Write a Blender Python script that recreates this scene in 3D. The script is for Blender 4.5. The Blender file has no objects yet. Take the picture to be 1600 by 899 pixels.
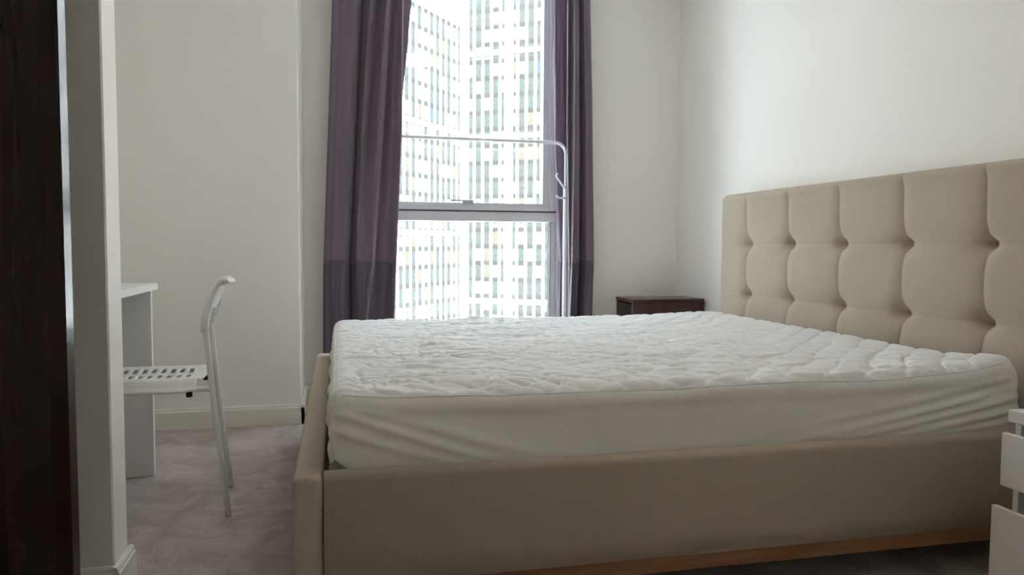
import bpy, bmesh, math, random
import numpy as np
from mathutils import Vector, Matrix

S = bpy.context.scene
COL = S.collection
random.seed(7)
RNG = np.random.default_rng(11)

# ------------------------------------------------------------------ camera
f_px = 1176.0
yaw, pitch, roll = math.radians(12.97), math.radians(3.24), math.radians(0.3)
fw = Vector((math.sin(yaw) * math.cos(pitch), math.cos(yaw) * math.cos(pitch), -math.sin(pitch)))
r0 = Vector((math.cos(yaw), -math.sin(yaw), 0))
u0 = r0.cross(fw)
rt = r0 * math.cos(roll) + u0 * math.sin(roll)
up = rt.cross(fw)
cam = bpy.data.cameras.new('camera')
cam.sensor_width = 36.0
cam.lens = f_px / 1600 * 36.0
cam.clip_start = 0.02
cam.clip_end = 2000
camo = bpy.data.objects.new('camera', cam)
COL.objects.link(camo)
M = Matrix((rt, up, -fw)).transposed().to_4x4()
M.translation = Vector((0, 0, 0.90))
camo.matrix_world = M
S.camera = camo

# ------------------------------------------------------------------ world, light, exposure
W = bpy.data.worlds.new('sky')
S.world = W
W.use_nodes = True
wn = W.node_tree.nodes
wl = W.node_tree.links
bg = wn['Background']
tc = wn.new('ShaderNodeTexCoord')
sp = wn.new('ShaderNodeSeparateXYZ')
mr = wn.new('ShaderNodeMapRange')
mr.inputs['From Min'].default_value = -0.05
mr.inputs['From Max'].default_value = 0.9
rp = wn.new('ShaderNodeValToRGB')
rp.color_ramp.elements[0].color = (0.87, 0.92, 1.0, 1)      # bright haze at the horizon
rp.color_ramp.elements[1].color = (0.74, 0.85, 1.0, 1)
wl.new(tc.outputs['Generated'], sp.inputs[0])
wl.new(sp.outputs['Z'], mr.inputs['Value'])
wl.new(mr.outputs[0], rp.inputs[0])
wl.new(rp.outputs[0], bg.inputs['Color'])
bg.inputs['Strength'].default_value = 1.9

# the sun stands behind this building and falls on the towers across the street
sun = bpy.data.lights.new('sun', 'SUN')
sun.energy = 36.0
sun.color = (0.92, 0.945, 1.0)
sun.angle = math.radians(1.5)
suno = bpy.data.objects.new('sun', sun)
suno.rotation_euler = Vector((math.sin(math.radians(170)) * -.77, math.cos(math.radians(170)) * -.77, -.64)).to_track_quat('-Z', 'Y').to_euler()
suno.location = (0, -20, 40)
COL.objects.link(suno)

def portal(x0, x1, z0, z1, y):
    L = bpy.data.lights.new('window_portal', 'AREA')
    L.shape = 'RECTANGLE'
    L.size, L.size_y = x1 - x0, z1 - z0
    L.cycles.is_portal = True
    o = bpy.data.objects.new('window_portal', L)
    o.location = ((x0 + x1) / 2, y, (z0 + z1) / 2)
    o.rotation_euler = (math.radians(-90), 0, 0)             # faces into the room (-Y)
    COL.objects.link(o)
portal(0.2, 1.37, 0.08, 2.56, 4.50)

S.view_settings.view_transform = 'Standard'
S.view_settings.look = 'None'
S.view_settings.gamma = 1.0
S.view_settings.use_curve_mapping = False
S.view_settings.exposure = 2.45
FILL = 2.2            # strength of the added ceiling lamp's diffuser
S.cycles.max_bounces = 14
S.cycles.diffuse_bounces = 8
S.cycles.transparent_max_bounces = 12

# ------------------------------------------------------------------ materials
def mat(name, col, rough=0.6, metal=0.0, spec=0.5, sheen=0.0, noise=None, bump=None, coords='Object'):
    """noise=(scale, second colour, detail, stretch xyz)   bump=(scale, distance, strength, stretch xyz)"""
    m = bpy.data.materials.new(name)
    m.use_nodes = True
    n, l = m.node_tree.nodes, m.node_tree.links
    b = n['Principled BSDF']
    b.inputs['Base Color'].default_value = (*col, 1)
    b.inputs['Roughness'].default_value = rough
    b.inputs['Metallic'].default_value = metal
    b.inputs['Specular IOR Level'].default_value = spec
    if sheen:
        b.inputs['Sheen Weight'].default_value = sheen
        b.inputs['Sheen Roughness'].default_value = 0.4
    t = n.new('ShaderNodeTexCoord')
    def tex(scale, detail, stretch):
        mp = n.new('ShaderNodeMapping')
        mp.inputs['Scale'].default_value = stretch
        l.new(t.outputs[coords], mp.inputs[0])
        x = n.new('ShaderNodeTexNoise')
        x.inputs['Scale'].default_value = scale
        x.inputs['Detail'].default_value = detail
        l.new(mp.outputs[0], x.inputs['Vector'])
        return x
    if noise:
        x = tex(noise[0], noise[2], noise[3])
        r = n.new('ShaderNodeValToRGB')
        r.color_ramp.elements[0].position = 0.35
        r.color_ramp.elements[1].position = 0.65
        r.color_ramp.elements[0].color = (*col, 1)
        r.color_ramp.elements[1].color = (*noise[1], 1)
        l.new(x.outputs['Fac'], r.inputs[0])
        l.new(r.outputs[0], b.inputs['Base Color'])
    if bump:
        x = tex(bump[0], 3, bump[3])
        bp = n.new('ShaderNodeBump')
        bp.inputs['Distance'].default_value = bump[1]
        bp.inputs['Strength'].default_value = bump[2]
        l.new(x.outputs['Fac'], bp.inputs['Height'])
        l.new(bp.outputs[0], b.inputs['Normal'])
    return m

ONE = (1, 1, 1)
m_wall = mat('wall_paint', (0.885, 0.86, 0.82), 0.55, spec=0.35, noise=(1.2, (0.895, 0.87, 0.83), 2, ONE), bump=(160, 0.0006, 0.3, ONE))
m_ceil = mat('ceiling_paint', (0.90, 0.895, 0.88), 0.8, bump=(120, 0.0005, 0.3, ONE))
m_trim = mat('trim_paint', (0.78, 0.755, 0.69), 0.38, noise=(3, (0.80, 0.775, 0.715), 2, ONE))
m_linen = mat('beige_linen', (0.45, 0.385, 0.31), 0.92, spec=0.15, sheen=0.05,
              noise=(420, (0.51, 0.44, 0.36), 4, (1, 1, 1)), bump=(900, 0.0008, 0.6, ONE))
m_prot = mat('white_protector_cotton', (0.81, 0.81, 0.805), 0.85, spec=0.2, sheen=0.05, noise=(9, (0.79, 0.79, 0.785), 3, ONE), bump=(260, 0.0006, 0.35, ONE))
m_skirt = mat('protector_jersey', (0.85, 0.82, 0.765), 0.85, spec=0.2, noise=(6, (0.87, 0.84, 0.79), 3, ONE), bump=(400, 0.0004, 0.3, ONE))
m_matt = mat('mattress_border', (0.40, 0.42, 0.44), 0.9, noise=(40, (0.46, 0.48, 0.50), 3, ONE), bump=(300, 0.0008, 0.4, ONE))
m_white = mat('white_melamine', (0.80, 0.80, 0.78), 0.35, noise=(2, (0.815, 0.815, 0.80), 2, ONE))
m_whitec = mat('white_chest_foil', (0.82, 0.795, 0.76), 0.35, noise=(2, (0.835, 0.81, 0.775), 2, ONE))
m_chair = mat('white_chair_plastic', (0.83, 0.83, 0.81), 0.38, noise=(6, (0.845, 0.845, 0.825), 2, ONE))
m_tube = mat('white_powder_coat', (0.82, 0.82, 0.80), 0.32, noise=(8, (0.84, 0.84, 0.82), 2, ONE))
m_rack = mat('grey_white_rack_tube', (0.74, 0.75, 0.77), 0.3, noise=(8, (0.77, 0.78, 0.80), 2, ONE))
m_black = mat('black_rubber', (0.015, 0.015, 0.015), 0.6, noise=(30, (0.02, 0.02, 0.02), 2, ONE))
m_void = mat('dark_gasket', (0.02, 0.02, 0.028), 0.7, noise=(30, (0.03, 0.03, 0.035), 2, ONE))
m_upvc = mat('window_frame_coat', (0.62, 0.62, 0.66), 0.42, noise=(3, (0.64, 0.64, 0.68), 2, ONE))
m_handle = mat('grey_handle', (0.45, 0.45, 0.47), 0.35, metal=0.4, noise=(12, (0.5, 0.5, 0.52), 2, ONE))
m_mahog = mat('dark_mahogany', (0.013, 0.0042, 0.0036), 0.2, spec=0.32, noise=(5, (0.021, 0.0066, 0.0056), 4, (6, 6, 0.12)), bump=(40, 0.0003, 0.15, (4, 4, 0.3)))
m_night = mat('red_brown_wood', (0.048, 0.017, 0.0155), 0.25, spec=0.35, noise=(6, (0.074, 0.026, 0.023), 5, (7, 7, 0.6)), bump=(40, 0.0003, 0.15, (4, 4, 0.3)))
m_oak = mat('orange_oak', (0.24, 0.105, 0.045), 0.5, noise=(10, (0.31, 0.145, 0.065), 5, (0.6, 6, 6)), bump=(60, 0.0004, 0.3, (0.5, 5, 5)))
m_slat = mat('pine_base', (0.45, 0.33, 0.2), 0.6, noise=(8, (0.52, 0.39, 0.25), 4, (0.6, 6, 6)))

def curtain_mat(name, a, b):
    m = mat(name, a, 0.5, spec=0.45, sheen=0.35, noise=(300, b, 3, (1, 1, 0.25)), bump=(700, 0.0004, 0.35, ONE))
    return m
m_cur = curtain_mat('mauve_satin', (0.150, 0.108, 0.150), (0.168, 0.122, 0.167))
m_cur2 = curtain_mat('plum_satin_band', (0.085, 0.066, 0.095), (0.097, 0.075, 0.107))
m_hem = mat('curtain_hem', (0.46, 0.40, 0.45), 0.6, noise=(200, (0.50, 0.44, 0.49), 2, ONE))

def carpet_mat():
    m = bpy.data.materials.new('taupe_carpet')
    m.use_nodes = True
    n, l = m.node_tree.nodes, m.node_tree.links
    b = n['Principled BSDF']
    b.inputs['Roughness'].default_value = 1.0
    b.inputs['Specular IOR Level'].default_value = 0.05
    b.inputs['Sheen Weight'].default_value = 0.25
    t = n.new('ShaderNodeTexCoord')
    def nz(scale, detail, rough=0.55, dist=0.0):
        x = n.new('ShaderNodeTexNoise')
        x.inputs['Scale'].default_value = scale
        x.inputs['Detail'].default_value = detail
        x.inputs['Roughness'].default_value = rough
        x.inputs['Distortion'].default_value = dist
        l.new(t.outputs['Object'], x.inputs['Vector'])
        return x
    big = nz(6.5, 7, 0.68, 0.9)       # patches where the pile is brushed one way or the other
    fine = nz(190, 3, 0.7)
    tuft = nz(420, 2, 0.7)
    r1 = n.new('ShaderNodeValToRGB')
    r1.color_ramp.elements[0].position, r1.color_ramp.elements[1].position = 0.36, 0.66
    r1.color_ramp.elements[0].color = (0.37, 0.305, 0.278, 1)
    r1.color_ramp.elements[1].color = (0.58, 0.495, 0.452, 1)
    l.new(big.outputs['Fac'], r1.inputs[0])
    r2 = n.new('ShaderNodeValToRGB')
    r2.color_ramp.elements[0].position, r2.color_ramp.elements[1].position = 0.3, 0.7
    r2.color_ramp.elements[0].color = (0.62, 0.62, 0.62, 1)
    r2.color_ramp.elements[1].color = (1.25, 1.25, 1.25, 1)
    l.new(fine.outputs['Fac'], r2.inputs[0])
    mx = n.new('ShaderNodeMix')
    mx.data_type = 'RGBA'
    mx.blend_type = 'MULTIPLY'
    mx.inputs['Factor'].default_value = 1
    l.new(r1.outputs[0], mx.inputs['A'])
    l.new(r2.outputs[0], mx.inputs['B'])
    l.new(mx.outputs['Result'], b.inputs['Base Color'])
    ad = n.new('ShaderNodeMath')
    ad.operation = 'ADD'
    l.new(fine.outputs['Fac'], ad.inputs[0])
    l.new(tuft.outputs['Fac'], ad.inputs[1])
    bp = n.new('ShaderNodeBump')
    bp.inputs['Distance'].default_value = 0.004
    bp.inputs['Strength'].default_value = 0.4
    l.new(ad.outputs[0], bp.inputs['Height'])
    l.new(bp.outputs[0], b.inputs['Normal'])
    return m
m_carpet = carpet_mat()

def glass_mat():
    m = bpy.data.materials.new('window_glass')
    m.use_nodes = True
    n, l = m.node_tree.nodes, m.node_tree.links
    n.remove(n['Principled BSDF'])
    tr = n.new('ShaderNodeBsdfTransparent')
    tr.inputs['Color'].default_value = (0.94, 0.97, 0.96, 1)
    gl = n.new('ShaderNodeBsdfGlossy')
    gl.inputs['Roughness'].default_value = 0.0
    lw = n.new('ShaderNodeLayerWeight')              # Schlick reflectance, the same from either side of the pane
    lw.inputs['Blend'].default_value = 0.5
    pw = n.new('ShaderNodeMath')
    pw.operation = 'POWER'
    pw.inputs[1].default_value = 5.0
    l.new(lw.outputs['Facing'], pw.inputs[0])
    fr = n.new('ShaderNodeMapRange')
    fr.inputs['To Min'].default_value = 0.04
    fr.inputs['To Max'].default_value = 1.0
    l.new(pw.outputs[0], fr.inputs['Value'])
    mx = n.new('ShaderNodeMixShader')
    l.new(fr.outputs[0], mx.inputs[0])
    l.new(tr.outputs[0], mx.inputs[1])
    l.new(gl.outputs[0], mx.inputs[2])
    l.new(mx.outputs[0], n['Material Output'].inputs['Surface'])
    return m
m_glass = glass_mat()

# far towers
m_fin = mat('pale_tower_cladding', (0.38, 0.385, 0.38), 0.6, noise=(0.3, (0.42, 0.425, 0.42), 3, ONE))
m_core = mat('tower_core', (0.0127, 0.0135, 0.0127), 0.7, spec=0.05, noise=(0.3, (0.0153, 0.0160, 0.0153), 3, ONE))
m_spandrel = mat('tower_spandrel', (0.0101, 0.0107, 0.0096), 0.7, spec=0.05, noise=(1.0, (0.0140, 0.0140, 0.0122), 3, ONE))
m_panes = [mat('tower_pane_grey', (0.0122, 0.0135, 0.0130), 0.6, spec=0.05, noise=(1.4, (0.0192, 0.0199, 0.0192), 5, ONE)),
           mat('tower_pane_green', (0.0114, 0.0147, 0.0130), 0.6, spec=0.05, noise=(1.4, (0.0173, 0.0211, 0.0192), 5, ONE)),
           mat('tower_pane_blind', (0.0268, 0.0294, 0.0289), 0.6, spec=0.05, noise=(1.4, (0.0320, 0.0338, 0.0331), 4, ONE)),
           mat('tower_pane_cream', (0.0217, 0.0199, 0.0147), 0.6, spec=0.05, noise=(1.4, (0.0276, 0.0255, 0.0204), 4, ONE)),
           mat('tower_pane_blue', (0.0101, 0.0160, 0.0224), 0.6, spec=0.05, noise=(1.4, (0.0153, 0.0211, 0.0281), 4, ONE))]
m_street = mat('pale_paving', (0.20, 0.20, 0.195), 0.9, noise=(0.1, (0.26, 0.26, 0.255), 4, ONE))

# ------------------------------------------------------------------ helpers
def link(name, me, m=None, parent=None, smooth=False):
    if m is not None and not me.materials:
        me.materials.append(m)
    o = bpy.data.objects.new(name, me)
    COL.objects.link(o)
    if parent is not None:
        o.parent = parent
    if smooth:
        me.polygons.foreach_set('use_smooth', [True] * len(me.polygons))
    return o

def tag(o, label=None, cat=None, group=None, kind=None):
    if label: o['label'] = label
    if cat: o['category'] = cat
    if group: o['group'] = group
    if kind: o['kind'] = kind
    return o

def thing(name, label, cat, loc, group=None, kind=None):
    o = bpy.data.objects.new(name, None)
    o.location = loc
    o.empty_display_size = 0.1
    COL.objects.link(o)
    return tag(o, label, cat, group, kind)

class MB:
    """collects shapes into one mesh; coordinates are world ones, 'origin' is subtracted"""
    def __init__(s, origin=(0, 0, 0)):
        s.bm = bmesh.new()
        s.o = Vector(origin)
    def box(s, x0, x1, y0, y1, z0, z1, bev=0.0, seg=2):
        t = bmesh.new()
        bmesh.ops.create_cube(t, size=1)
        for v in t.verts:
            v.co = Vector((x0 + (v.co.x + .5) * (x1 - x0), y0 + (v.co.y + .5) * (y1 - y0), z0 + (v.co.z + .5) * (z1 - z0))) - s.o
        if bev:
            bmesh.ops.bevel(t, geom=t.edges[:], offset=bev, segments=seg, profile=0.5, affect='EDGES')
        s._add(t)
        return s
    def prism(s, poly, axis, a, b):
        """poly: 2D outline; extruded along axis ('x','y','z') from a to b"""
        def P(p, q):
            if axis == 'x': return Vector((q, p[0], p[1]))
            if axis == 'y': return Vector((p[0], q, p[1]))
            return Vector((p[0], p[1], q))
        t = bmesh.new()
        va = [t.verts.new(P(p, a) - s.o) for p in poly]
        vb = [t.verts.new(P(p, b) - s.o) for p in poly]
        n = len(poly)
        t.faces.new(va)
        t.faces.new(vb[::-1])
        for i in range(n):
            t.faces.new((va[i], vb[i], vb[(i + 1) % n], va[(i + 1) % n]))
        bmesh.ops.recalc_face_normals(t, faces=t.faces)
        s._add(t)
        return s
    def tube(s, pts, r, n=12, caps=True, rb=None):
        pts = [Vector(p) for p in pts]
        t = bmesh.new()
        tang = []
        for i in range(len(pts)):
            a = pts[max(i - 1, 0)]
            b = pts[min(i + 1, len(pts) - 1)]
            tang.append((b - a).normalized())
        ref = Vector((0, 0, 1)) if abs(tang[0].z) < .9 else Vector((1, 0, 0))
        nx = tang[0].cross(ref).normalized()
        rings = []
        for i, p in enumerate(pts):
            nx = (nx - tang[i] * nx.dot(tang[i])).normalized()
            ny = tang[i].cross(nx)
            rings.append([t.verts.new(p - s.o + (nx * math.cos(2 * math.pi * k / n) * r + ny * math.sin(2 * math.pi * k / n) * (rb or r))) for k in range(n)])
        for i in range(len(pts) - 1):
            for k in range(n):
                t.faces.new((rings[i][k], rings[i][(k + 1) % n], rings[i + 1][(k + 1) % n], rings[i + 1][k]))
        if caps:
            t.faces.new(rings[0][::-1])
            t.faces.new(rings[-1])
        bmesh.ops.recalc_face_normals(t, faces=t.faces)
        for f in t.faces:
            f.smooth = len(f.verts) == 4
        s._add(t)
        return s
    def _add(s, t):
        me = bpy.data.meshes.new('t')
        t.to_mesh(me)
        t.free()
        s.bm.from_mesh(me)
        bpy.data.meshes.remove(me)
    def build(s, name, m, parent=None, smooth=False):
        me = bpy.data.meshes.new(name)
        s.bm.to_mesh(me)
        s.bm.free()
        return link(name, me, m, parent, smooth)

def struct(o, label=None):
    o['kind'] = 'structure'
    if label: o['label'] = label
    return o

def arc(c, r, a0, a1, n, plane):
    out = []
    for i in range(n + 1):
        a = math.radians(a0 + (a1 - a0) * i / n)
        p, q = math.cos(a) * r, math.sin(a) * r
        if plane == 'xz': out.append((c[0] + p, c[1], c[2] + q))
        if plane == 'yz': out.append((c[0], c[1] + p, c[2] + q))
        if plane == 'xy': out.append((c[0] + p, c[1] + q, c[2]))
    return out

def vnoise(x, y, seed):
    """smooth value noise in -1..1"""
    rs = np.random.default_rng(seed)
    T = rs.uniform(-1, 1, (256, 256))
    xi, yi = np.floor(x).astype(int), np.floor(y).astype(int)
    fx, fy = x - xi, y - yi
    fx, fy = fx * fx * fx * (fx * (fx * 6 - 15) + 10), fy * fy * fy * (fy * (fy * 6 - 15) + 10)
    g = lambda a, b: T[(xi + a) % 256, (yi + b) % 256]
    return (g(0, 0) * (1 - fx) + g(1, 0) * fx) * (1 - fy) + (g(0, 1) * (1 - fx) + g(1, 1) * fx) * fy

def sstep(a, b, x):
    t = np.clip((x - a) / (b - a), 0, 1)
    return t * t * (3 - 2 * t)

def grid_mesh(name, P, extra=None):
    """P: (n, m, 3) points -> quad mesh"""
    n, m = P.shape[:2]
    idx = np.arange(n * m).reshape(n, m)
    q = np.stack([idx[:-1, :-1], idx[1:, :-1], idx[1:, 1:], idx[:-1, 1:]], -1).reshape(-1, 4)
    me = bpy.data.meshes.new(name)
    me.vertices.add(n * m)
    me.vertices.foreach_set('co', P.reshape(-1).astype(np.float32))
    me.loops.add(q.size)
    me.loops.foreach_set('vertex_index', q.reshape(-1).astype(np.int32))
    me.polygons.add(len(q))
    me.polygons.foreach_set('loop_start', np.arange(0, q.size, 4, dtype=np.int32))
    me.update(calc_edges=True)
    me.validate()
    return me

# ------------------------------------------------------------------ room shell
XL, XR, YF, YB, ZC = -1.25, 2.05, -0.75, 4.35, 2.62
WX0, WX1, WZ0, WZ1 = 0.20, 1.37, 0.08, 2.56        # window opening
struct(MB().box(XL - .15, XR + .15, YF - .15, YB + .30, -.15, 0).build('floor', m_carpet))
struct(MB().box(XL - .15, XR + .15, YF - .15, YB + .30, ZC, ZC + .15).build('ceiling', m_ceil))
struct(MB().box(XR, XR + .15, YF - .15, YB + .30, 0, ZC).build('wall_right', m_wall))
struct(MB().box(XL - .15, XL, YF - .15, YB + .30, 0, ZC).build('wall_left', m_wall))
struct(MB().box(XL, XR, YF - .15, YF, 0, ZC).build('wall_front', m_wall))
w = MB()
w.box(XL, WX0, YB, YB + .20, 0, ZC)
w.box(WX1, XR, YB, YB + .20, 0, ZC)
w.box(WX0, WX1, YB, YB + .20, WZ1, ZC)
w.box(WX0, WX1, YB, YB + .20, 0, WZ0)
struct(w.build('wall_back', m_wall))
# boxed-out wall left of the window, with a small radius on its outer corner
struct(MB().prism([(XL, 3.875), (-.196, 3.875), (-.190, 3.877), (-.188, 3.883), (-.188, YB), (XL, YB)], 'z', 0, ZC).build('wall_alcove', m_wall),
       'boxed out plain white wall left of the curtains')
# partition stub near the camera
struct(MB().prism([(XL, 2.0), (-.552, 2.0), (-.548, 2.004), (-.548, 2.116), (-.552, 2.12), (XL, 2.12)], 'z', 0, ZC).build('wall_partition', m_wall),
       'end of the white partition wall beside the dark door')

BP = [(0, 0), (.016, 0), (.016, .083), (.012, .088), (.012, .094), (.008, .10), (0, .10)]    # skirting profile: out, up
def skirt_y(name, x0, x1, y, sgn):      # face towards sgn*Y
    struct(MB().prism([(y + sgn * a, b) for a, b in BP], 'x', x0, x1).build(name, m_trim))
def skirt_x(name, y0, y1, x, sgn):
    struct(MB().prism([(x + sgn * a, b) for a, b in BP], 'y', y0, y1).build(name, m_trim))
skirt_y('baseboard_alcove', XL, -.172, 3.875, -1)
skirt_x('baseboard_return', 3.859, YB - .016, -.188, 1)
skirt_y('baseboard_back', -.188, WX0 - .02, YB, -1)
skirt_y('baseboard_back_right', WX1 + .02, XR, YB, -1)
skirt_x('baseboard_right', YF, YB - .016, XR, -1)
skirt_x('baseboard_partition', 1.984, 2.136, -.548, 1)
skirt_y('baseboard_partition_front', XL, -.548, 2.0, -1)
skirt_y('baseboard_partition_back', XL, -.548, 2.12, 1)
skirt_x('baseboard_left', 2.136, 3.859, XL, 1)

# ------------------------------------------------------------------ window
win = thing('window_1', 'tall grey framed window with an opening sash over a fixed pane', None, (0.78, 4.45, WZ0), kind='structure')
wo = Vector((0.78, 4.45, WZ0))
y0, y1 = 4.45, 4.53
fr = MB(wo)
fr.box(WX0, WX0 + .062, y0, y1, WZ0, WZ1, .003)
fr.box(1.302, WX1, y0, y1, WZ0, WZ1, .003)
fr.box(WX0 + .06, 1.304, y0, y1, WZ1 - .06, WZ1, .003)
fr.box(WX0 + .06, 1.304, y0, y1, WZ0, WZ0 + .06, .003)
fr.box(WX0 + .06, 1.304, y0 - .004, y1, 1.040, 1.098, .003)
fr.build('window_frame', m_upvc, win)
bd = MB(wo)                                             # narrow beads round the lower pane
bd.box(1.268, 1.302, y0 + .012, y1 - .01, WZ0 + .06, 1.04, .003)
bd.box(WX0 + .062, WX0 + .09, y0 + .012, y1 - .01, WZ0 + .06, 1.04, .003)
bd.box(WX0 + .09, 1.268, y0 + .012, y1 - .01, WZ0 + .06, WZ0 + .08, .003)
bd.build('glazing_bead', m_upvc, win)
gk = MB(wo)
gk.box(1.266, 1.2685, y0 + .010, y1 - .01, WZ0 + .08, 1.04)
gk.box(1.294, 1.304, y0 + .006, y1 - .01, 1.096, WZ1 - .05)
gk.box(WX0 + .05, 1.304, y0 + .006, y1 - .01, 1.096, 1.106)
gk.build('gasket', m_void, win)
sash = MB(wo)
sash.box(1.252, 1.295, y0 - .014, y1 - .005, 1.105, WZ1 - .062, .003)
sash.box(WX0 + .064, WX0 + .107, y0 - .014, y1 - .005, 1.105, WZ1 - .062, .003)
sash.box(WX0 + .107, 1.252, y0 - .014, y1 - .005, 1.105, 1.131, .003)
sash.box(WX0 + .107, 1.252, y0 - .014, y1 - .005, WZ1 - .10, WZ1 - .062, .003)
so = sash.build('sash_frame', m_upvc, win)
sb = MB(wo)
sb.box(1.212, 1.2535, y0 - .004, y1 - .012, 1.130, WZ1 - .098, .003)
sb.box(WX0 + .105, WX0 + .135, y0 - .004, y1 - .012, 1.130, WZ1 - .098, .003)
sb.box(WX0 + .135, 1.213, y0 - .004, y1 - .012, 1.130, 1.151, .003)
sb.box(WX0 + .135, 1.213, y0 - .004, y1 - .012, WZ1 - .12, WZ1 - .098, .003)
sb.build('sash_bead', m_upvc, so)
hd = MB(wo)
hd.box(0.640, 0.780, y0 - .034, y0 - .020, 1.155, 1.167, .004)
hd.box(0.715, 0.785, y0 - .024, y0 - .012, 1.137, 1.160, .004)
hd.build('window_handle', m_handle, so)
MB(wo).box(WX0 + .12, 1.225, 4.478, 4.484, 1.14, WZ1 - .108).build('glass_pane', m_glass, win)
MB(wo).box(WX0 + .085, 1.270, 4.486, 4.492, WZ0 + .07, 1.045).build('glass_pane', m_glass, win)

# ------------------------------------------------------------------ towers outside
struct(MB().box(-300, 300, 40, 500, -41, -40).build('ground', m_street))
def tower(name, label, K, ang, ncol, pitch, cell0, piers, z0, ztop, row, bands, vis_cols, vis_z, depth, seed):
    """facade starts at K and runs along heading 'ang' (radians from +Y to +X), facing the camera side"""
    rs = random.Random(seed)
    d = Vector((math.sin(ang), math.cos(ang), 0))
    nrm = Vector((d.y, -d.x, 0))
    if nrm.dot(Vector((K[0], K[1], 0))) > 0: nrm = -nrm      # outward, towards us
    root = thing(name, label, 'building', (K[0], K[1], z0))
    flip = d.cross(nrm).z < 0
    root.rotation_euler = (0, 0, math.atan2(d.y, d.x))
    sy = 1 if not flip else -1                               # local +-Y is outward
    L = ncol * pitch
    def B(mb, t0, t1, n0, n1, a, b):
        q0, q1 = sorted((sy * n0, sy * n1))
        mb.box(t0, t1, q0, q1, a - z0, b - z0)
    c = MB(); B(c, 0, L, -depth, 0, z0, ztop); c.build('tower_core', m_core, root)
    rf = MB(); B(rf, -.3, L + .3, -depth - .3, .18, ztop, ztop + 2.2); rf.build('roof_parapet', m_fin, root)
    # fins: one mesh shared by alike fins
    fm = {}
    for i in range(ncol + 1):
        wdt = piers.get(i, pitch * .29)
        if wdt not in fm:
            x = MB(); B(x, -wdt / 2, wdt / 2, 0, .15, z0, ztop)
            o = x.build('fin', m_fin, root); fm[wdt] = o.data
        else:
            o = link('fin', fm[wdt], None, root)
        o.location = (i * pitch, 0, 0)
    for b in bands:
        x = MB(); B(x, 0, L, 0, .19, b - .5, b + .5); x.build('band_course', m_fin, root)
    nrow = int((ztop - z0) / row)
    for j in range(nrow + 1):
        z = ztop - j * row
        if z - .8 < z0: break
        x = MB(); B(x, 0, L, 0, .08, z - .78, z); x.build('spandrel', m_spandrel, root)
    pw = pitch * .66
    pm = []
    for k, m in enumerate(m_panes):
        x = MB(); B(x, -pw / 2, pw / 2, .0, .06, z0, z0 + row - .78)
        me = bpy.data.meshes.new('window_pane'); x.bm.to_mesh(me); x.bm.free(); me.materials.append(m); pm.append(me)
    rest = MB()
    for i in range(ncol):
        base = rs.choice([0, 0, 1, 2])
        for j in range(nrow):
            zb = ztop - (j + 1) * row
            if zb < z0: continue
            k = base if rs.random() < .45 else rs.choice([0, 0, 1, 1, 2, 2, 2, 3, 4] if zb > 20 else [0, 0, 0, 1, 1, 2, 2, 2, 3, 3])
            if vis_cols[0] <= i < vis_cols[1] and vis_z[0] < zb < vis_z[1]:
                o = link('window_pane', pm[k], None, root)
                o.location = ((i + .5) * pitch, 0, zb - z0)
            else:
                q0, q1 = sorted((0, sy * .06))
                rest.box((i + .5) * pitch - pw / 2, (i + .5) * pitch + pw / 2, q0, q1, zb - z0, zb - z0 + row - .78)
    o = rest.build('window_pane', m_panes[0], root)
    o['kind'] = 'stuff'
    return root
A1 = math.radians(38 + 180)
tower('tower_block', 'pale tower on the left of the window view, its facade running away to the right', (23.7, 147.9), A1, 60, 2.07, 0, {0: 1.5}, -40, 43.0, 3.27,  # facade lengthened out of view to keep sky light off the right wall
      [22.6, 3.0, -16.6], (0, 13), (-16, 43), 20, 3)
A2 = math.radians(121.6)
tower('tower_block', 'taller pale tower filling the right of the window view, rising out of sight', (24.6, 147.9), A2, 37, 1.78, 0, {0: 1.3, 5: 1.75}, -40, 66, 3.25,  # extra columns past the view block sky light on the partition end
      [38.0, 21.9, 5.8, -10.2], (0, 12), (-16, 51), 18, 5)

# ------------------------------------------------------------------ curtains
def catmull(xs, ys, q):
    """smooth interpolation through control points (cosine eased)"""
    out = np.interp(q, xs, ys)
    i = np.clip(np.searchsorted(xs, q) - 1, 0, len(xs) - 2)
    xs, ys = np.asarray(xs), np.asarray(ys)
    t = np.clip((q - xs[i]) / (xs[i + 1] - xs[i]), 0, 1)
    t = t * t * (3 - 2 * t)
    return ys[i] * (1 - t) + ys[i + 1] * t

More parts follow.
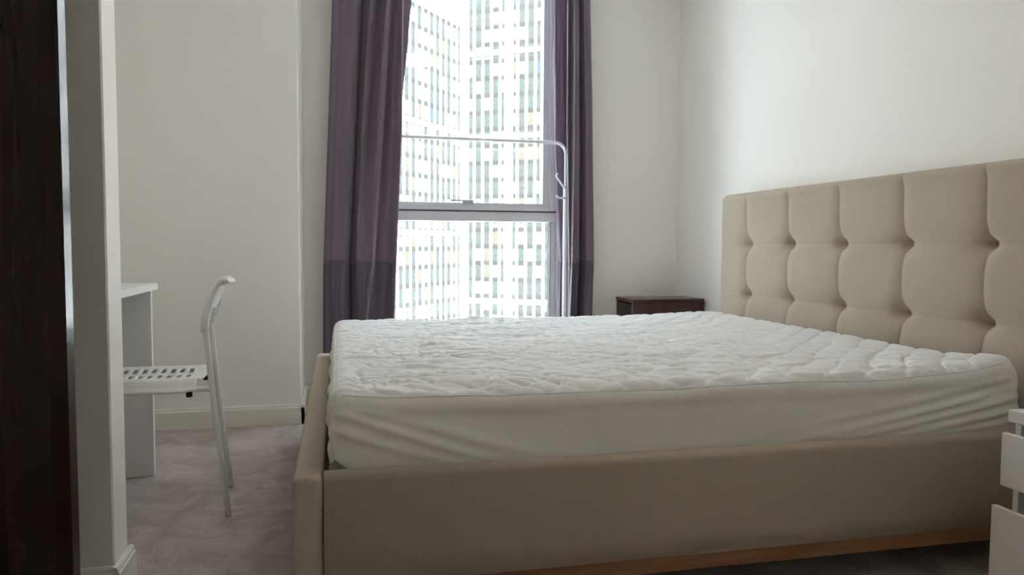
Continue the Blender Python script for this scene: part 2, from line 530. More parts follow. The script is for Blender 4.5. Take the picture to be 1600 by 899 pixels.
def curtain(root, ctrl, zk, y_mid, thick=0.004, nu=260, nz=150, ztop=ZC - .005, zbot=0.036, seam=0.803, depth=1.0, seed=1):
    """ctrl: one row per fold line: (list of X at the heights zk, list of Y offsets at zk)"""
    u = np.linspace(0, 1, nu)
    z = np.concatenate([np.linspace(ztop, seam, int(nz * .68)), np.linspace(seam, zbot, int(nz * .32))[1:]])
    n = len(ctrl)
    cu = np.linspace(0, 1, n)
    P = np.zeros((len(z), nu, 3))
    zr = zk[::-1]
    for r_, zz in enumerate(z):
        cx = np.array([np.interp(zz, zr, c[0][::-1]) for c in ctrl])
        cy = np.array([np.interp(zz, zr, c[1][::-1]) for c in ctrl])
        P[r_, :, 0] = np.interp(u, cu, cx)
        P[r_, :, 1] = y_mid + depth * catmull(cu, cy, u)
        P[r_, :, 2] = zz
    uu, zz = np.meshgrid(u, z)
    P[:, :, 1] += .004 * vnoise(uu * 14 + zz * 1.5, zz * 2.2, seed) + .0015 * vnoise(uu * 40, zz * 6, seed + 1)
    k = int(nz * .68) - 1
    o1 = link('curtain_drop', grid_mesh('curtain_drop', P[:k + 1] - np.array(root.location)), m_cur, root, True)
    o2 = link('hem_band', grid_mesh('hem_band', P[k:] - np.array(root.location)), m_cur2, root, True)
    tag(o2, 'darker plum band at the foot of the curtain')
    for o in (o1, o2):
        md = o.modifiers.new('thickness', 'SOLIDIFY'); md.thickness = thick; md.offset = 0
    return P

zk = [2.62, 2.2, 1.54, 0.80, 0.49, 0.0]
def px(top, mid, low, bot):     # X of a fold line at z 2.2, 1.54, 0.8, 0.49 -> at the six heights
    return [top + (top - mid) * .55, top, mid, low, bot, bot + (bot - low) * .5]
cl = thing('curtain', 'long mauve curtain left of the window, gathered in soft folds', 'curtain', (0.14, 4.24, 0.0), group='curtains either side of the window')
X = lambda p: -.024 + (p - 519) * .00340      # fold positions measured across the curtain
left = [
    (px(X(519), X(513) - .006, X(511) - .03, X(511) - .035), [.02] * 6),
    (px(X(534), X(528) - .006, X(526) - .03, X(526) - .033), [-.03] * 6),
    (px(X(553), X(546) - .004, X(541) - .028, X(540) - .03), [-.035] * 6),
    (px(X(566), X(557) - .003, X(552) - .026, X(555) - .03), [.045] * 6),
    (px(X(578), X(565), X(560) - .022, X(561) - .026), [-.02, -.02, -.02, -.03, -.03, -.03]),
    (px(X(592), X(573), X(566) - .02, X(566) - .024), [.03, .03, .01, -.03, -.035, -.035]),
    (px(X(604), X(590), X(581) - .018, X(572) - .022), [-.03, -.03, -.035, -.04, -.04, -.04]),
    (px(X(612), X(599), X(588) - .015, X(579) - .02), [.022, .022, .02, .02, .02, .02]),
    (px(X(620), X(611), X(604) - .012, X(601) - .018), [.0, .0, .0, .012, .012, .012]),
    (px(X(628), X(626), X(619) - .008, X(617) - .014), [-.018, -.018, -.015, -.01, -.01, -.01]),
]
PL = curtain(cl, left, zk, 4.190, depth=1.3, seed=21)
# the returned leading edge of the same curtain, behind its hem
back = [
    (px(X(622), X(612), X(606), X(604) - .014), [.012] * 6),
    (px(X(632), X(617), X(610), X(607) - .012), [.03] * 6),
    (px(X(643), X(624), X(615), X(612) - .012), [.035] * 6),
]
uz = np.linspace(ZC - .005, .036, 60)
BK = np.zeros((60, 24, 3))
for r_, zz in enumerate(uz):
    cx = [np.interp(zz, zk[::-1], c[0][::-1]) for c in back]
    cy = [np.interp(zz, zk[::-1], c[1][::-1]) for c in back]
    q = np.linspace(0, 1, 24)
    BK[r_, :, 0] = np.interp(q, [0, .5, 1], cx)
    BK[r_, :, 1] = 4.192 + np.interp(q, [0, .5, 1], cy)
    BK[r_, :, 2] = zz
o = link('curtain_return', grid_mesh('curtain_return', BK - np.array(cl.location)), m_cur, cl, True)
md = o.modifiers.new('thickness', 'SOLIDIFY'); md.thickness = .004
hem = MB(cl.location)
hem.tube([tuple(p) for p in PL[::6, -1]], .0028, 6)
tag(hem.build('hem_edge', m_hem, cl, True), 'pale stitched leading edge')

cr = thing('curtain', 'long mauve curtain right of the window, with shiny narrow folds', 'curtain', (1.38, 4.24, 0.0), group='curtains either side of the window')
Xr = lambda p: 1.205 + (p - 866) * .00346
right = [
    (px(Xr(867) + .03, Xr(869) + .03, Xr(884) + .02, Xr(884) + .018), [.100] * 6),
    (px(Xr(870) + .034, Xr(872) + .034, Xr(884) + .03, Xr(884) + .028), [.084] * 6),
    (px(Xr(880) + .045, Xr(881) + .045, Xr(889) + .04, Xr(888) + .04), [.079] * 6),
    (px(Xr(890) + .062, Xr(891) + .060, Xr(896) + .05, Xr(895) + .05), [.090] * 6),
    (px(Xr(891), Xr(892), Xr(898), Xr(898)), [-.02] * 6),
    (px(Xr(898), Xr(898), Xr(901) - .006, Xr(900) - .008), [.03] * 6),
    (px(Xr(902), Xr(903), Xr(903) - .006, Xr(901) - .01), [-.05] * 6),
    (px(Xr(909), Xr(912), Xr(913), Xr(912) - .006), [-.03] * 6),
    (px(Xr(917), Xr(921), Xr(922), Xr(920) - .003), [.05] * 6),
    (px(Xr(921), Xr(926), Xr(929), Xr(928)), [-.02] * 6),
    (px(Xr(930), Xr(936), Xr(940), Xr(938)), [-.03] * 6),
    (px(Xr(934), Xr(940), Xr(945), Xr(942)), [.025] * 6),
]
PR = curtain(cr, right, zk, 4.245, seed=33)
hem = MB(cr.location)
hem.tube([tuple(p + np.array([0, -.003, 0])) for p in PR[::6, int(260 * 4 / 11)]], .0022, 6)
tag(hem.build('hem_edge', m_hem, cr, True), 'pale stitched edge between the folds')

# ------------------------------------------------------------------ garment rack by the window
rk = thing('garment_rack', 'white tubular clothes rail standing against the window between the curtains', 'clothes rack', (0.65, 4.27, 0))
ro = rk.location
R = .0098
z_t, RY, RX = 1.499, 4.270, 1.305
bend = [(RX - .068 + .068 * math.sin(a), RY, z_t - .068 + .068 * math.cos(a)) for a in np.linspace(0, math.pi / 2, 9)]
ra = MB(ro)
ra.tube([(.10, RY + .004, z_t + .004), (.50, RY + .003, z_t + .003)] + bend + [(RX, RY, 1.2)], R, 14)
ra.build('hanging_bar', m_rack, rk)
lg = MB(ro)
lg.tube([(.108, RY + .004, z_t + .004)] + [(.10 - .05 * math.sin(a), RY + .004, z_t - .046 + .05 * math.cos(a)) for a in np.linspace(0, math.pi / 2, 7)] + [(.05, RY + .004, .02)], R, 14)
lg.build('upright', m_rack, rk)
wv = MB(ro)                                           # thicker lower sleeve of the right upright
wv.tube([(RX, RY, 1.235), (RX, RY, .02)], .0150, 14)
wv.build('upright', m_rack, rk)
for pts in ([(RX, RY - .010, 1.222), (RX - .026, RY - .02, 1.250), (RX - .056, RY - .03, 1.284), (RX - .068, RY - .03, 1.302), (RX - .060, RY - .03, 1.318)],
            [(RX, RY - .010, 1.178), (RX - .03, RY - .02, 1.176), (RX - .054, RY - .03, 1.178), (RX - .066, RY - .03, 1.190)],
            [(RX + .006, RY - .008, 1.406), (RX + .022, RY - .012, 1.390), (RX + .024, RY - .012, 1.345), (RX + .012, RY - .008, 1.316)]):
    h = MB(ro); h.tube(pts, .0060, 8); h.build('hook', m_rack, rk)
for x_ in (RX, .05):
    b = MB(ro)
    b.tube([(x_, RY - .25, .015), (x_, RY + .04, .015)], .012, 10)
    b.build('foot', m_rack, rk)

# ------------------------------------------------------------------ bed
bed = thing('bed_frame', 'beige upholstered king size bed frame with a tall button tufted headboard', 'bed', (0.93, 2.65, 0))
bo = bed.location
MB(bo).box(-.104, -.038, 1.68, 3.63, .10, .388, .016, 4).build('foot_board', m_linen, bed, True)
def rail(y0, y1):
    # slightly padded board: gentle convex outer face
    n = 12
    prof = []
    zt, zb, b = .388, .132, .018
    prof += [(y0, zb), (y0 - .004, zb + .06), (y0 - .006, (zb + zt) / 2), (y0 - .004, zt - .06), (y0, zt - b)]
    prof += [(y0 + b * (1 - math.cos(a)), zt - b + b * math.sin(a)) for a in np.linspace(.3, math.pi / 2, 5)]
    prof += [(y1 - b + b * math.sin(a), zt - b + b * math.cos(a)) for a in np.linspace(0, math.pi / 2, 5)]
    prof += [(y1, zb)]
    o = MB(bo).prism(prof, 'x', -.0365, 1.925).build('side_rail', m_linen, bed)
    me = o.data
    me.polygons.foreach_set('use_smooth', [len(p.vertices) == 4 for p in me.polygons])
    return o
rail(1.686, 1.745)
rail(3.565, 3.630)
MB(bo).box(-.0345, 1.92, 1.688, 1.730, .092, .134, .003).build('base_trim', m_oak, bed)
MB(bo).box(-.0345, 1.92, 3.580, 3.622, .092, .134, .003).build('base_trim', m_oak, bed)
for x_, y_ in ((-.07, 1.80), (-.07, 3.5), (1.86, 2.1), (1.86, 3.4), (.9, 2.65)):
    MB(bo).box(x_ - .03, x_ + .03, y_ - .03, y_ + .03, 0, .28 if x_ > 0 else .12, .004).build('leg', m_oak, bed)
for k in range(12):
    x_ = .05 + k * .16
    MB(bo).box(x_, x_ + .07, 1.74, 3.57, .28, .30, .002).build('slat', m_slat, bed)

# headboard: tufted front surface
HB0, HB1, HZ0, HZ1 = 1.615, 3.602, 0.02, 1.164
cols = [1.952 + .3514 * k for k in range(5)]
rows = [0.911, 0.663, 0.415]
ny, nz = 420, 250
yy = np.linspace(HB0, HB1, ny)
zz = np.linspace(HZ0, HZ1, nz)
Yg, Zg = np.meshgrid(yy, zz, indexing='ij')
def seam_dist(v, c):
    return np.min(np.abs(v[..., None] - np.array(c)), -1)
dv = seam_dist(Yg, cols)
dh = seam_dist(Zg, rows)
sub = sstep(.30, .44, Zg)                                # the tufting fades out below the mattress line
h = .011 * (1 - np.clip(1 - dv / .06, 0, 1) ** 2.4)     # pillows between the vertical seams
h += .0015 * (1 - np.clip(1 - dh / .05, 0, 1) ** 2.0)
h -= .0010 * np.exp(-(dh / .004) ** 2)                  # stitched cross seams
h -= .004 * np.exp(-(dv / .003) ** 2)
for cy in cols:
    for cz in rows:
        r2 = np.sqrt(((Yg - cy) / 1.6) ** 2 + ((Zg - cz) / 1.0) ** 2)
        h -= .046 * np.exp(-(r2 / .034) ** 1.1)          # button pinch
        h -= .020 * np.exp(-(r2 / .017) ** 2)
topf = sstep(HZ1 - .06, HZ1 - .0, Zg)
h = h * (1 - topf * .55) + topf * .014
h = .018 + (h - .018) * sub
front = 1.956 - h
# round over the outer edges
ed = np.minimum(np.minimum(Yg - HB0, HB1 - Yg), HZ1 - Zg)
e = np.clip(ed / .028, 0, 1)
front = front + .034 * (1 - np.sqrt(1 - (1 - e) ** 2))
# rounded top corners in plan of the board
rc = .055
Yp, Zp = Yg.copy(), Zg.copy()
for side in (0, 1):
    cy = HB1 - rc if side else HB0 + rc
    dy = (Yg - cy) if side else (cy - Yg)
    dz = Zg - (HZ1 - rc)
    m_ = (dy > 0) & (dz > 0)
    mx_ = np.maximum(dy, dz)
    ln = np.sqrt(dy ** 2 + dz ** 2) + 1e-9
    kx = np.where(m_, mx_ / ln, 1)
    ny_ = cy + (1 if side else -1) * dy * kx
    nz_ = HZ1 - rc + dz * kx
    Yp = np.where(m_, ny_, Yp)
    Zp = np.where(m_, nz_, Zp)
F = np.stack([front, Yp, Zp], -1)
# rim strip back to the wall
ring = [(i, 0) for i in range(0)]
path = [F[0, j] for j in range(nz)] + [F[i, nz - 1] for i in range(1, ny)] + [F[ny - 1, j] for j in range(nz - 2, -1, -1)]
path = np.array(path)
rim = np.stack([path, path.copy()], 1)
rim[:, 1, 0] = 2.048
def join(name, meshes, m, parent):
    bm = bmesh.new()
    for me in meshes:
        bm.from_mesh(me)
        bpy.data.meshes.remove(me)
    bmesh.ops.remove_doubles(bm, verts=bm.verts, dist=1e-5)
    bmesh.ops.recalc_face_normals(bm, faces=bm.faces)
    me = bpy.data.meshes.new(name)
    bm.to_mesh(me); bm.free()
    return link(name, me, m, parent, True)
boa = np.array(bo)
hbo = join('headboard', [grid_mesh('a', F - boa), grid_mesh('b', rim - boa)], m_linen, bed)
bme = None
for cy in cols:
    for cz in rows:
        if bme is None:
            bm = bmesh.new()
            bmesh.ops.create_uvsphere(bm, u_segments=12, v_segments=8, radius=.011)
            for v in bm.verts: v.co.x *= .5
            bme = bpy.data.meshes.new('button'); bm.to_mesh(bme); bm.free()
            bme.materials.append(m_linen)
            bme.polygons.foreach_set('use_smooth', [True] * len(bme.polygons))
        o = link('button', bme, None, hbo)
        o.location = Vector((2.018, cy, cz)) - bo

# ------------------------------------------------------------------ mattress and its protector
mt = MB((0.93, 2.65, .30))
mt.box(-.012, 1.885, 1.765, 3.545, .302, .532, .035, 4)
mo = mt.build('mattress', m_matt, None, True)
mo.location = (0.93, 2.65, .30)
tag(mo, 'grey sided king size mattress mostly hidden under the white quilted protector', 'mattress')

pr_ = thing('mattress_protector', 'white quilted fitted protector stretched over the mattress on the beige bed', 'mattress protector', (0.93, 2.65, .375))
po = np.array(pr_.location)
PX0, PX1, PY0, PY1, PZ0, PZT = -.026, 1.897, 1.753, 3.557, .372, .548
r = .040
def fbm(x, y, s):
    return vnoise(x, y, s) + .5 * vnoise(x * 2.1, y * 2.1, s + 1) + .25 * vnoise(x * 4.3, y * 4.3, s + 2)
def top_disp(x, y):
    wx = x + .020 * vnoise(x * 5, y * 5, 40) + .008 * vnoise(x * 17, y * 17, 41)
    wy = y + .020 * vnoise(x * 5, y * 5, 42) + .010 * vnoise(x * 14, y * 14, 43)
    p = .088
    a, b = (wx + wy) / 1.414 / p, (wx - wy) / 1.414 / p
    da = np.abs(a - np.round(a)); db = np.abs(b - np.round(b))
    q = np.minimum(da, db) * 2
    quilt = 1 - (1 - np.clip(q * 2.0, 0, 1)) ** 2
    head = sstep(1.05, 1.75, x + .25 * (y - 2.6))         # smoother, diamonds readable towards the headboard
    near = sstep(.34, .06, y - PY0)
    def crease(n, w): return np.exp(-(n / w) ** 2)
    m1 = .5 + .5 * vnoise(x * 3.1, y * 3.1, 55)
    n1 = vnoise(x * 5.0 + 1.5 * vnoise(x * 4, y * 6, 61), y * 12 + x * 2, 60)
    n2 = vnoise(x * 8.0 + 1.2 * vnoise(x * 6, y * 9, 63), y * 21 - x * 3, 62)
    n3 = vnoise(x * 13.0, y * 38 + 4 * x, 64)
    wr = -.0048 * crease(n1, .10) * (.4 + .6 * m1) - .0044 * crease(n2, .10) + .0022 * n3
    wr += .0030 * fbm(x * 4.5, y * 15, 44)
    h = quilt * (.0044 + .0036 * head + .0052 * near) + 1.5 * wr * (1 - .55 * head) * (.7 + .5 * m1)
    h += .0035 * vnoise(x * 2.4, y * 2.6, 58)
    # one long dragged crease from the middle of the near side
    yc = 2.25 - .36 * (x - .85)
    h -= .006 * np.exp(-((y - yc) / .022) ** 2) * sstep(.72, .85, x) * sstep(1.55, 1.2, x)
    h += .006 * np.exp(-((y - yc - .05) / .03) ** 2) * sstep(.72, .85, x) * sstep(1.6, 1.2, x)
    # small puckers in the left half
    for (qx, qy, s_) in ((.30, 2.22, .05), (.42, 2.30, .06), (.72, 2.55, .05), (.2, 2.0, .04)):
        d2 = ((x - qx) / (s_ * 1.6)) ** 2 + ((y - qy) / s_) ** 2
        h += .007 * np.exp(-d2) * np.sin((y - qy) / s_ * 3 + (x - qx) * 12)
    return h
def corner_lift(x, y):
    return .022 * np.exp(-(((x - PX1) / .12) ** 2 + ((y - PY0) / .16) ** 2)) + .012 * np.exp(-(((x - PX0) / .10) ** 2 + ((y - PY0) / .10) ** 2)) \
        + .012 * sstep(1.45, 1.9, x) - .004 * sstep(.5, .0, x) * sstep(2.5, 3.5, y)
NX, NY = 400, 440
ix0, ix1, iy0, iy1 = PX0 + r, PX1 - r, PY0 + r, PY1 - r
# parameter runs to 45 degrees of the rounded edge on every side
def edge_param(n, a, b):
    k = 6
    th = np.linspace(math.pi / 4, 0, k, endpoint=False)
    lo = np.stack([np.full(k, a), -np.sin(th)], -1)
    mid = np.stack([np.linspace(a, b, n - 2 * k), np.zeros(n - 2 * k)], -1)
    hi = np.stack([np.full(k, b), np.sin(th[::-1])], -1)
    return np.concatenate([lo, mid, hi])
ex, ey = edge_param(NX, ix0, ix1), edge_param(NY, iy0, iy1)
CX, CY = np.meshgrid(ex[:, 0], ey[:, 0], indexing='ij')
SX, SY = np.meshgrid(ex[:, 1], ey[:, 1], indexing='ij')
nl = np.sqrt(np.clip(1 - SX ** 2 - SY ** 2, .0, 1))
Nn = np.stack([SX, SY, nl], -1)
Nn /= np.linalg.norm(Nn, axis=-1, keepdims=True)
Pt = np.stack([CX, CY, np.full_like(CX, PZT - r)], -1) + Nn * r
P0 = Pt.copy()                                         # the undisplaced outline, for the skirt below
D = top_disp(Pt[..., 0], Pt[..., 1])
edge_in = np.minimum(np.minimum(Pt[..., 0] - PX0, PX1 - Pt[..., 0]), np.minimum(Pt[..., 1] - PY0, PY1 - Pt[..., 1]))
D = D * sstep(-.004, .05, edge_in)
Pt = Pt + Nn * D[..., None]
Pt[..., 2] += corner_lift(Pt[..., 0], Pt[..., 1])
# scalloped, slightly uneven near edge
Pt[..., 2] += .004 * vnoise(Pt[..., 0] * 5, Pt[..., 0] * 0 + 3.3, 70) * sstep(.12, 0, edge_in)
top_o = link('quilted_top', grid_mesh('quilted_top', Pt - po), m_prot, pr_, True)
tag(top_o, 'quilted and wrinkled white top panel')

# skirt: hangs from the perimeter of the top
per = np.concatenate([Pt[:-1, 0], Pt[-1, :-1], Pt[:0:-1, -1], Pt[0, :0:-1], Pt[:1, 0]])
pn = np.concatenate([Nn[:-1, 0], Nn[-1, :-1], Nn[:0:-1, -1], Nn[0, :0:-1], Nn[:1, 0]])
per0 = np.concatenate([P0[:-1, 0], P0[-1, :-1], P0[:0:-1, -1], P0[0, :0:-1], P0[:1, 0]])
hor = pn.copy(); hor[:, 2] = 0
hor /= np.linalg.norm(hor, axis=1, keepdims=True)
NV = 56
v = np.linspace(0, 1, NV)
npnt = len(per)
SK = np.zeros((npnt, NV, 3))
sx, sy_ = per[:, 0], per[:, 1]
is_near = np.clip(-hor[:, 1], 0, 1)
is_left = np.clip(-hor[:, 0], 0, 1)
hem_z = PZ0 + .003 * vnoise(sx * 4, sy_ * 4, 80)
hem_z = hem_z + .030 * np.exp(-((sx - PX0) / .035) ** 2) * np.exp(-((sy_ - PY0) / .05) ** 2)
for k in range(NV):
    t = v[k]
    # quarter round from the 45 degree line to vertical, then straight down
    a = math.pi / 4 * min(t / .10, 1)
    out = r * (1 - math.cos(math.pi / 4 * 1)) * 0
    ang = math.pi / 4 + a
    off = r * (math.sin(ang) - math.sin(math.pi / 4))
    dz = r * (math.cos(math.pi / 4) - math.cos(ang))
    z = per[:, 2] - dz if t <= .10 else None
    sm = float(sstep(0.0, .14, np.array(t)))
    base = per * (1 - sm) + per0 * sm + hor * off
    zst = per[:, 2] - r * math.cos(math.pi / 4)
    tt = (t - .10) / .90
    zz_ = np.where(t <= .10, per[:, 2] - dz, zst + (hem_z - zst) * max(tt, 0))
    L_ = sx - PX0
    Rr = PX1 - sx
    H = np.clip((zz_ - PZ0) / (PZT - PZ0), 0, 1)
    env = math.sin(math.pi * min(max(tt, 0), 1)) ** .6 if tt > 0 else 0
    # tension folds fanning out from the near left corner and from the near right corner
    ca = H - (1.02 - 1.75 * L_ ** .9); cb = H - (.84 - 2.1 * L_); cc = H - (.58 - 1.9 * L_)
    fl = .013 * np.exp(-(ca / .085) ** 2) + .015 * np.exp(-(cb / .075) ** 2) + .009 * np.exp(-(cc / .065) ** 2)
    fl *= np.exp(-(L_ / .42) ** 2) * sstep(.01, .05, L_)
    fr_ = 0
    for (h0, s0, wd, am) in ((.98, .95, .07, .007), (.80, 1.0, .06, .008), (.62, .95, .06, .008), (.40, .8, .06, .007), (.2, .55, .05, .005)):
        c_ = H - (h0 - s0 * Rr ** .85)
        fr_ = fr_ + 1.5 * am * np.exp(-(c_ / wd) ** 2)
    fr_ = fr_ * np.exp(-(Rr / .62) ** 2)
    mid = .004 * vnoise(sx * 3 + H * .7, H * 3.2 + sx * .8, 84) + .002 * vnoise(sx * 8, H * 5 + sx * 2, 85)
    roll_ = .006 * np.exp(-((H - .86) / .09) ** 2) - .004 * np.exp(-((H - .68) / .10) ** 2)
    d_near = (fl + fr_ + mid + roll_) * env - .004 * env
    d_left = (.012 * vnoise(sy_ * 9, H * 3.0, 88) + .007 * vnoise(sy_ * 21, H * 6, 89)) * env
    d = d_near * is_near ** 2 + d_left * is_left ** 2
    cor = np.exp(-((sx - PX0) / .05) ** 2) * np.exp(-((sy_ - PY0) / .05) ** 2)
    d = d + cor * (.010 * math.sin(math.pi * 2.2 * max(tt, 0)) * env - .016 * max(tt, 0) ** 3)
    SK[:, k] = base + hor * d[:, None] if np.ndim(d) else base
    SK[:, k, 2] = zz_
sk_o = link('side_skirt', grid_mesh('side_skirt', SK - po), m_skirt, pr_, True)
tag(sk_o, 'plain stretchy off-white side skirt with tension folds')
pip = MB(pr_.location)
pip.tube([tuple(p + n * .0002) for p, n in zip(per[::5], pn[::5])], .0017, 8, caps=False)
pip.build('piping', m_prot, pr_, True)

# ------------------------------------------------------------------ nightstand in the far corner
ns = thing('nightstand', 'dark red-brown wooden nightstand in the corner behind the bed', 'nightstand', (1.82, 4.06, 0))
no = ns.location
MB(no).box(1.598, 2.034, 3.932, 4.198, .578, .598, .002).build('top_panel', m_night, ns)
MB(no).box(1.601, 2.030, 3.936, 3.954, .04, .578, .001).build('side_panel', m_night, ns)
MB(no).box(1.601, 2.030, 4.176, 4.194, .04, .578, .001).build('side_panel', m_night, ns)
MB(no).box(2.014, 2.030, 3.954, 4.176, .04, .578).build('back_panel', m_night, ns)
MB(no).box(1.612, 2.014, 3.954, 4.176, .04, .06).build('bottom_panel', m_night, ns)
for z0_, z1_ in ((.322, .570), (.066, .314)):
    d_ = MB(no).box(1.602, 1.618, 3.956, 4.174, z0_, z1_, .002).build('drawer_front', m_mahog, ns)
    k_ = MB(no); k_.tube([(1.602, 4.065, (z0_ + z1_) / 2), (1.585, 4.065, (z0_ + z1_) / 2), (1.578, 4.065, (z0_ + z1_) / 2)], .011, 12)
    k_.build('knob', m_black, d_)
for x_, y_ in ((1.64, 3.96), (1.64, 4.17), (2.0, 3.96), (2.0, 4.17)):
    MB(no).box(x_ - .018, x_ + .018, y_ - .018, y_ + .018, 0, .042, .002).build('leg', m_night, ns)

# ------------------------------------------------------------------ white drawer chest at the right edge
ch = thing('drawer_chest', 'low white two-drawer chest with both drawers ajar at the near bed corner', 'chest of drawers', (1.80, 1.32, 0))
co = ch.location
MB(co).box(1.597, 2.020, 1.140, 1.506, .474, .504, .002).build('top_panel', m_whitec, ch)
MB(co).box(1.618, 2.018, 1.487, 1.503, 0, .474, .001).build('side_panel', m_whitec, ch)
MB(co).box(1.618, 2.018, 1.143, 1.159, 0, .474, .001).build('side_panel', m_whitec, ch)
MB(co).box(2.006, 2.018, 1.159, 1.487, .03, .474).build('back_panel', m_whitec, ch)
MB(co).box(1.640, 2.006, 1.159, 1.487, .03, .046).build('bottom_panel', m_whitec, ch)
for z0_, z1_, x_ in ((.318, .448, 1.578), (.072, .270, 1.556)):
    d_ = MB(co).box(x_, x_ + .015, 1.143, 1.503, z0_, z1_, .0012).build('drawer_front', m_whitec, ch)
    bx = MB(co)
    bx.box(x_ + .015, x_ + .38, 1.168, 1.180, z0_ + .015, z1_ - .03)
    bx.box(x_ + .015, x_ + .38, 1.466, 1.478, z0_ + .015, z1_ - .03)
    bx.box(x_ + .015, x_ + .38, 1.180, 1.466, z0_ + .012, z0_ + .018)
    bx.box(x_ + .368, x_ + .38, 1.180, 1.466, z0_ + .018, z1_ - .03)
    bx.build('drawer_box', m_whitec, d_)

# ------------------------------------------------------------------ desk in the alcove
dk = thing('desk', 'white desk in the alcove behind the partition wall', 'desk', (-.95, 2.70, 0))
do = dk.location
MB(do).box(-1.215, -.688, 2.15, 3.165, .720, .745, .0015).build('desktop', m_white, dk)
MB(do).box(-1.21, -.700, 3.100, 3.122, 0, .720, .001).build('leg_panel', m_white, dk)
MB(do).box(-1.21, -.700, 2.165, 2.187, 0, .720, .001).build('leg_panel', m_white, dk)
MB(do).box(-1.205, -1.19, 2.187, 3.100, .42, .720, .001).build('back_panel', m_white, dk)

# ------------------------------------------------------------------ chair
chair = thing('desk_chair', 'white plastic and metal chair with a slotted seat, drawn up to the desk', 'chair', (-.60, 2.74, 0))
cho = chair.location
YN, YF_ = 2.582, 2.898                 # near and far leg planes
# seat: curved sheet with slots
SXB, SXF = -.452, -.862
nsx, nsy = 81, 41
xs = np.linspace(SXB, SXF, nsx)
ys = np.linspace(YN - .018, YF_ + .018, nsy)
yc = (YN + YF_) / 2
hw = (ys[-1] - ys[0]) / 2
def seat_z(x, y):
    q = np.abs(y - yc) / hw
    dish = .458 - .020 * (1 - np.clip(q / .8, 0, 1) ** 2)
    lip = -.040 * sstep(.80, 1.0, q)
    t_ = (SXB - x) / (SXB - SXF)
    return dish + lip * .9 + .004 * sstep(.12, 0, t_) - .03 * sstep(.86, 1, t_)
V = []
for x_ in xs:
    for y_ in ys:
        V.append((x_ - cho.x, y_ - cho.y, float(seat_z(np.array(x_), np.array(y_)))))
Fc = []
for i in range(nsx - 1):
    for j in range(nsy - 1):
        slot = 10 <= i <= 70 and (i - 10) % 6 in (0, 1, 2) and 4 <= j <= 35 and (j - 4) % 8 in (0, 1, 2, 3, 4)
        if not slot:
            Fc.append((i * nsy + j, (i + 1) * nsy + j, (i + 1) * nsy + j + 1, i * nsy + j + 1))
me = bpy.data.meshes.new('seat')
me.from_pydata(V, [], Fc)
me.update()
seat = link('seat', me, m_chair, chair, True)
md = seat.modifiers.new('thickness', 'SOLIDIFY'); md.thickness = .006; md.offset = 0
# side frames: rear leg rising to the back, seat rail, front leg
for y_, dx in ((YN, 0.0), (YF_, -.034)):
    l_ = MB(cho)
    l_.tube([(-.360 + dx, y_, .004), (-.385 + dx, y_, .22), (-.405 + dx, y_, .43), (-.421 + dx, y_, .615), (-.424 + dx, y_, .66)], .0095, 12, rb=.0095)
    l_.build('leg', m_tube, chair)
    s_ = MB(cho)
    s_.tube([(-.405 + dx, y_, .428), (-.46, y_, .428), (-.80, y_, .428)] + [(-.80 - .03 * math.sin(a), y_, .398 + .03 * math.cos(a)) for a in np.linspace(.3, 1.57, 5)]
            + [(-.836, y_, .30), (-.850, y_, .004)], .0085, 12)
    s_.build('leg', m_tube, chair)
    k_ = MB(cho); k_.tube([(-.475, y_ + .004, .424), (-.475, y_ + .004, .403)], .010, 10)
    k_.build('stop_pad', m_black, chair)
    k_ = MB(cho); k_.tube([(-.378 + dx, y_ - .014, .694), (-.394 + dx, y_ - .014, .668)], .006, 8)
    k_.build('bolt_cap', m_tube, chair)
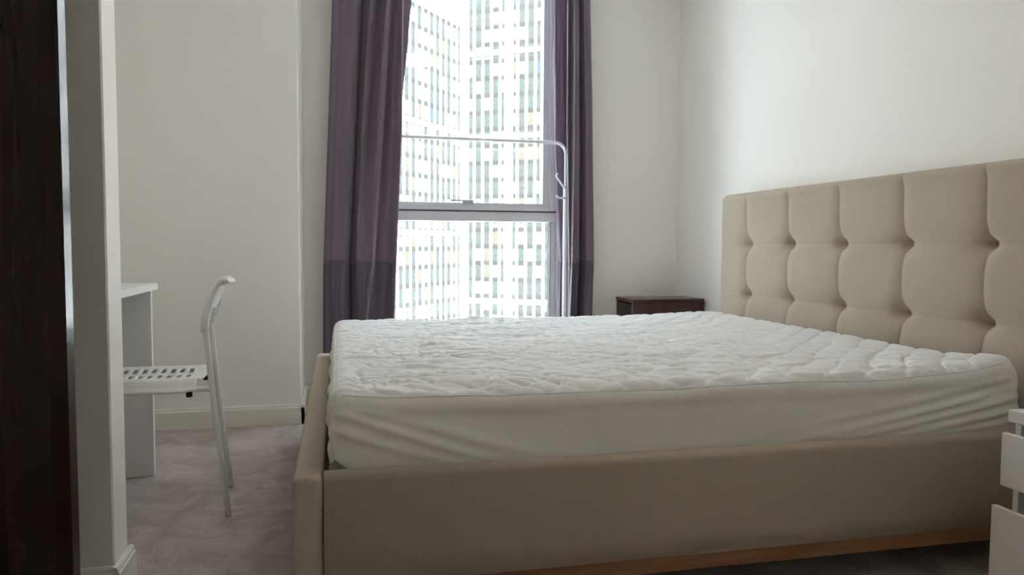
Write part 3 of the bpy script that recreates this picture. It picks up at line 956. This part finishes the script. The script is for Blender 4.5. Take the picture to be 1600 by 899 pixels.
# backrest: plate bent over at the top, leaning back
prof = [(-.424, .622), (-.421, .650), (-.412, .690), (-.400, .728), (-.388, .758), (-.378, .775), (-.366, .783), (-.354, .780), (-.349, .772)]
nb = 30
yb = np.linspace(YN - .016, YF_ + .016, nb)
V, Fc = [], []
for (x_, z_) in prof:
    for y_ in yb:
        q = (y_ - yc) / hw
        V.append((x_ - cho.x + .012 * (1 - q * q) - .030 * (q * .5 + .5), y_ - cho.y, z_ - .010 * (q * .5 + .5)))
for i in range(len(prof) - 1):
    for j in range(nb - 1):
        hole = i in (0, 1) and 4 <= j <= nb - 6
        if not hole:
            Fc.append((i * nb + j, (i + 1) * nb + j, (i + 1) * nb + j + 1, i * nb + j + 1))
me = bpy.data.meshes.new('backrest')
me.from_pydata(V, [], Fc)
me.update()
back_o = link('backrest', me, m_chair, chair, True)
md = back_o.modifiers.new('thickness', 'SOLIDIFY'); md.thickness = .013; md.offset = 0
md = back_o.modifiers.new('round', 'BEVEL'); md.width = .004; md.segments = 2; md.limit_method = 'ANGLE'

for y_, dx in ((YN - .012, 0.0), (YF_ + .012, -.030)):
    fl_ = MB(cho)
    fl_.tube([(x_ + dx, y_, z_ - (.010 if dx else 0)) for x_, z_ in [(-.4235, .615)] + prof[1:-1]], .0115, 12)
    fl_.build('back_flange', m_chair, chair)
tp = MB(cho)
tp.tube([(-.369, YN - .014, .776), (-.363, yc, .772), (-.399, YF_ + .014, .766)], .0105, 12)
tp.build('top_roll', m_chair, chair)

# ------------------------------------------------------------------ fill lamp over the bed, added out of view to lift shaded areas
lp = thing('fill_light', 'round warm fill lamp added on the ceiling over the bed, out of view', 'added fill light', (.70, 2.00, ZC))
b_ = MB(lp.location)
b_.tube([(.70, 2.00, ZC), (.70, 2.00, ZC - .03)], .19, 32)
b_.build('fill_base', m_tube, lp)
m_glow = bpy.data.materials.new('fill_glow')
m_glow.use_nodes = True
pb = m_glow.node_tree.nodes['Principled BSDF']
pb.inputs['Emission Color'].default_value = (1.0, 0.82, 0.62, 1)
pb.inputs['Emission Strength'].default_value = FILL
b_ = MB(lp.location)
b_.tube([(.70, 2.00, ZC - .03), (.70, 2.00, ZC - .06), (.70, 2.00, ZC - .075)], .17, 32)
b_.build('fill_disc', m_glow, lp)

# ------------------------------------------------------------------ dark door leaf at the left edge
dr = thing('door_1', 'dark mahogany door leaf standing open at the left edge', None, (-.86, 1.52, 0), kind='structure')
MB(dr.location).box(-1.245, -.481, 1.500, 1.541, .008, 2.05, .0015).build('door_leaf', m_mahog, dr)
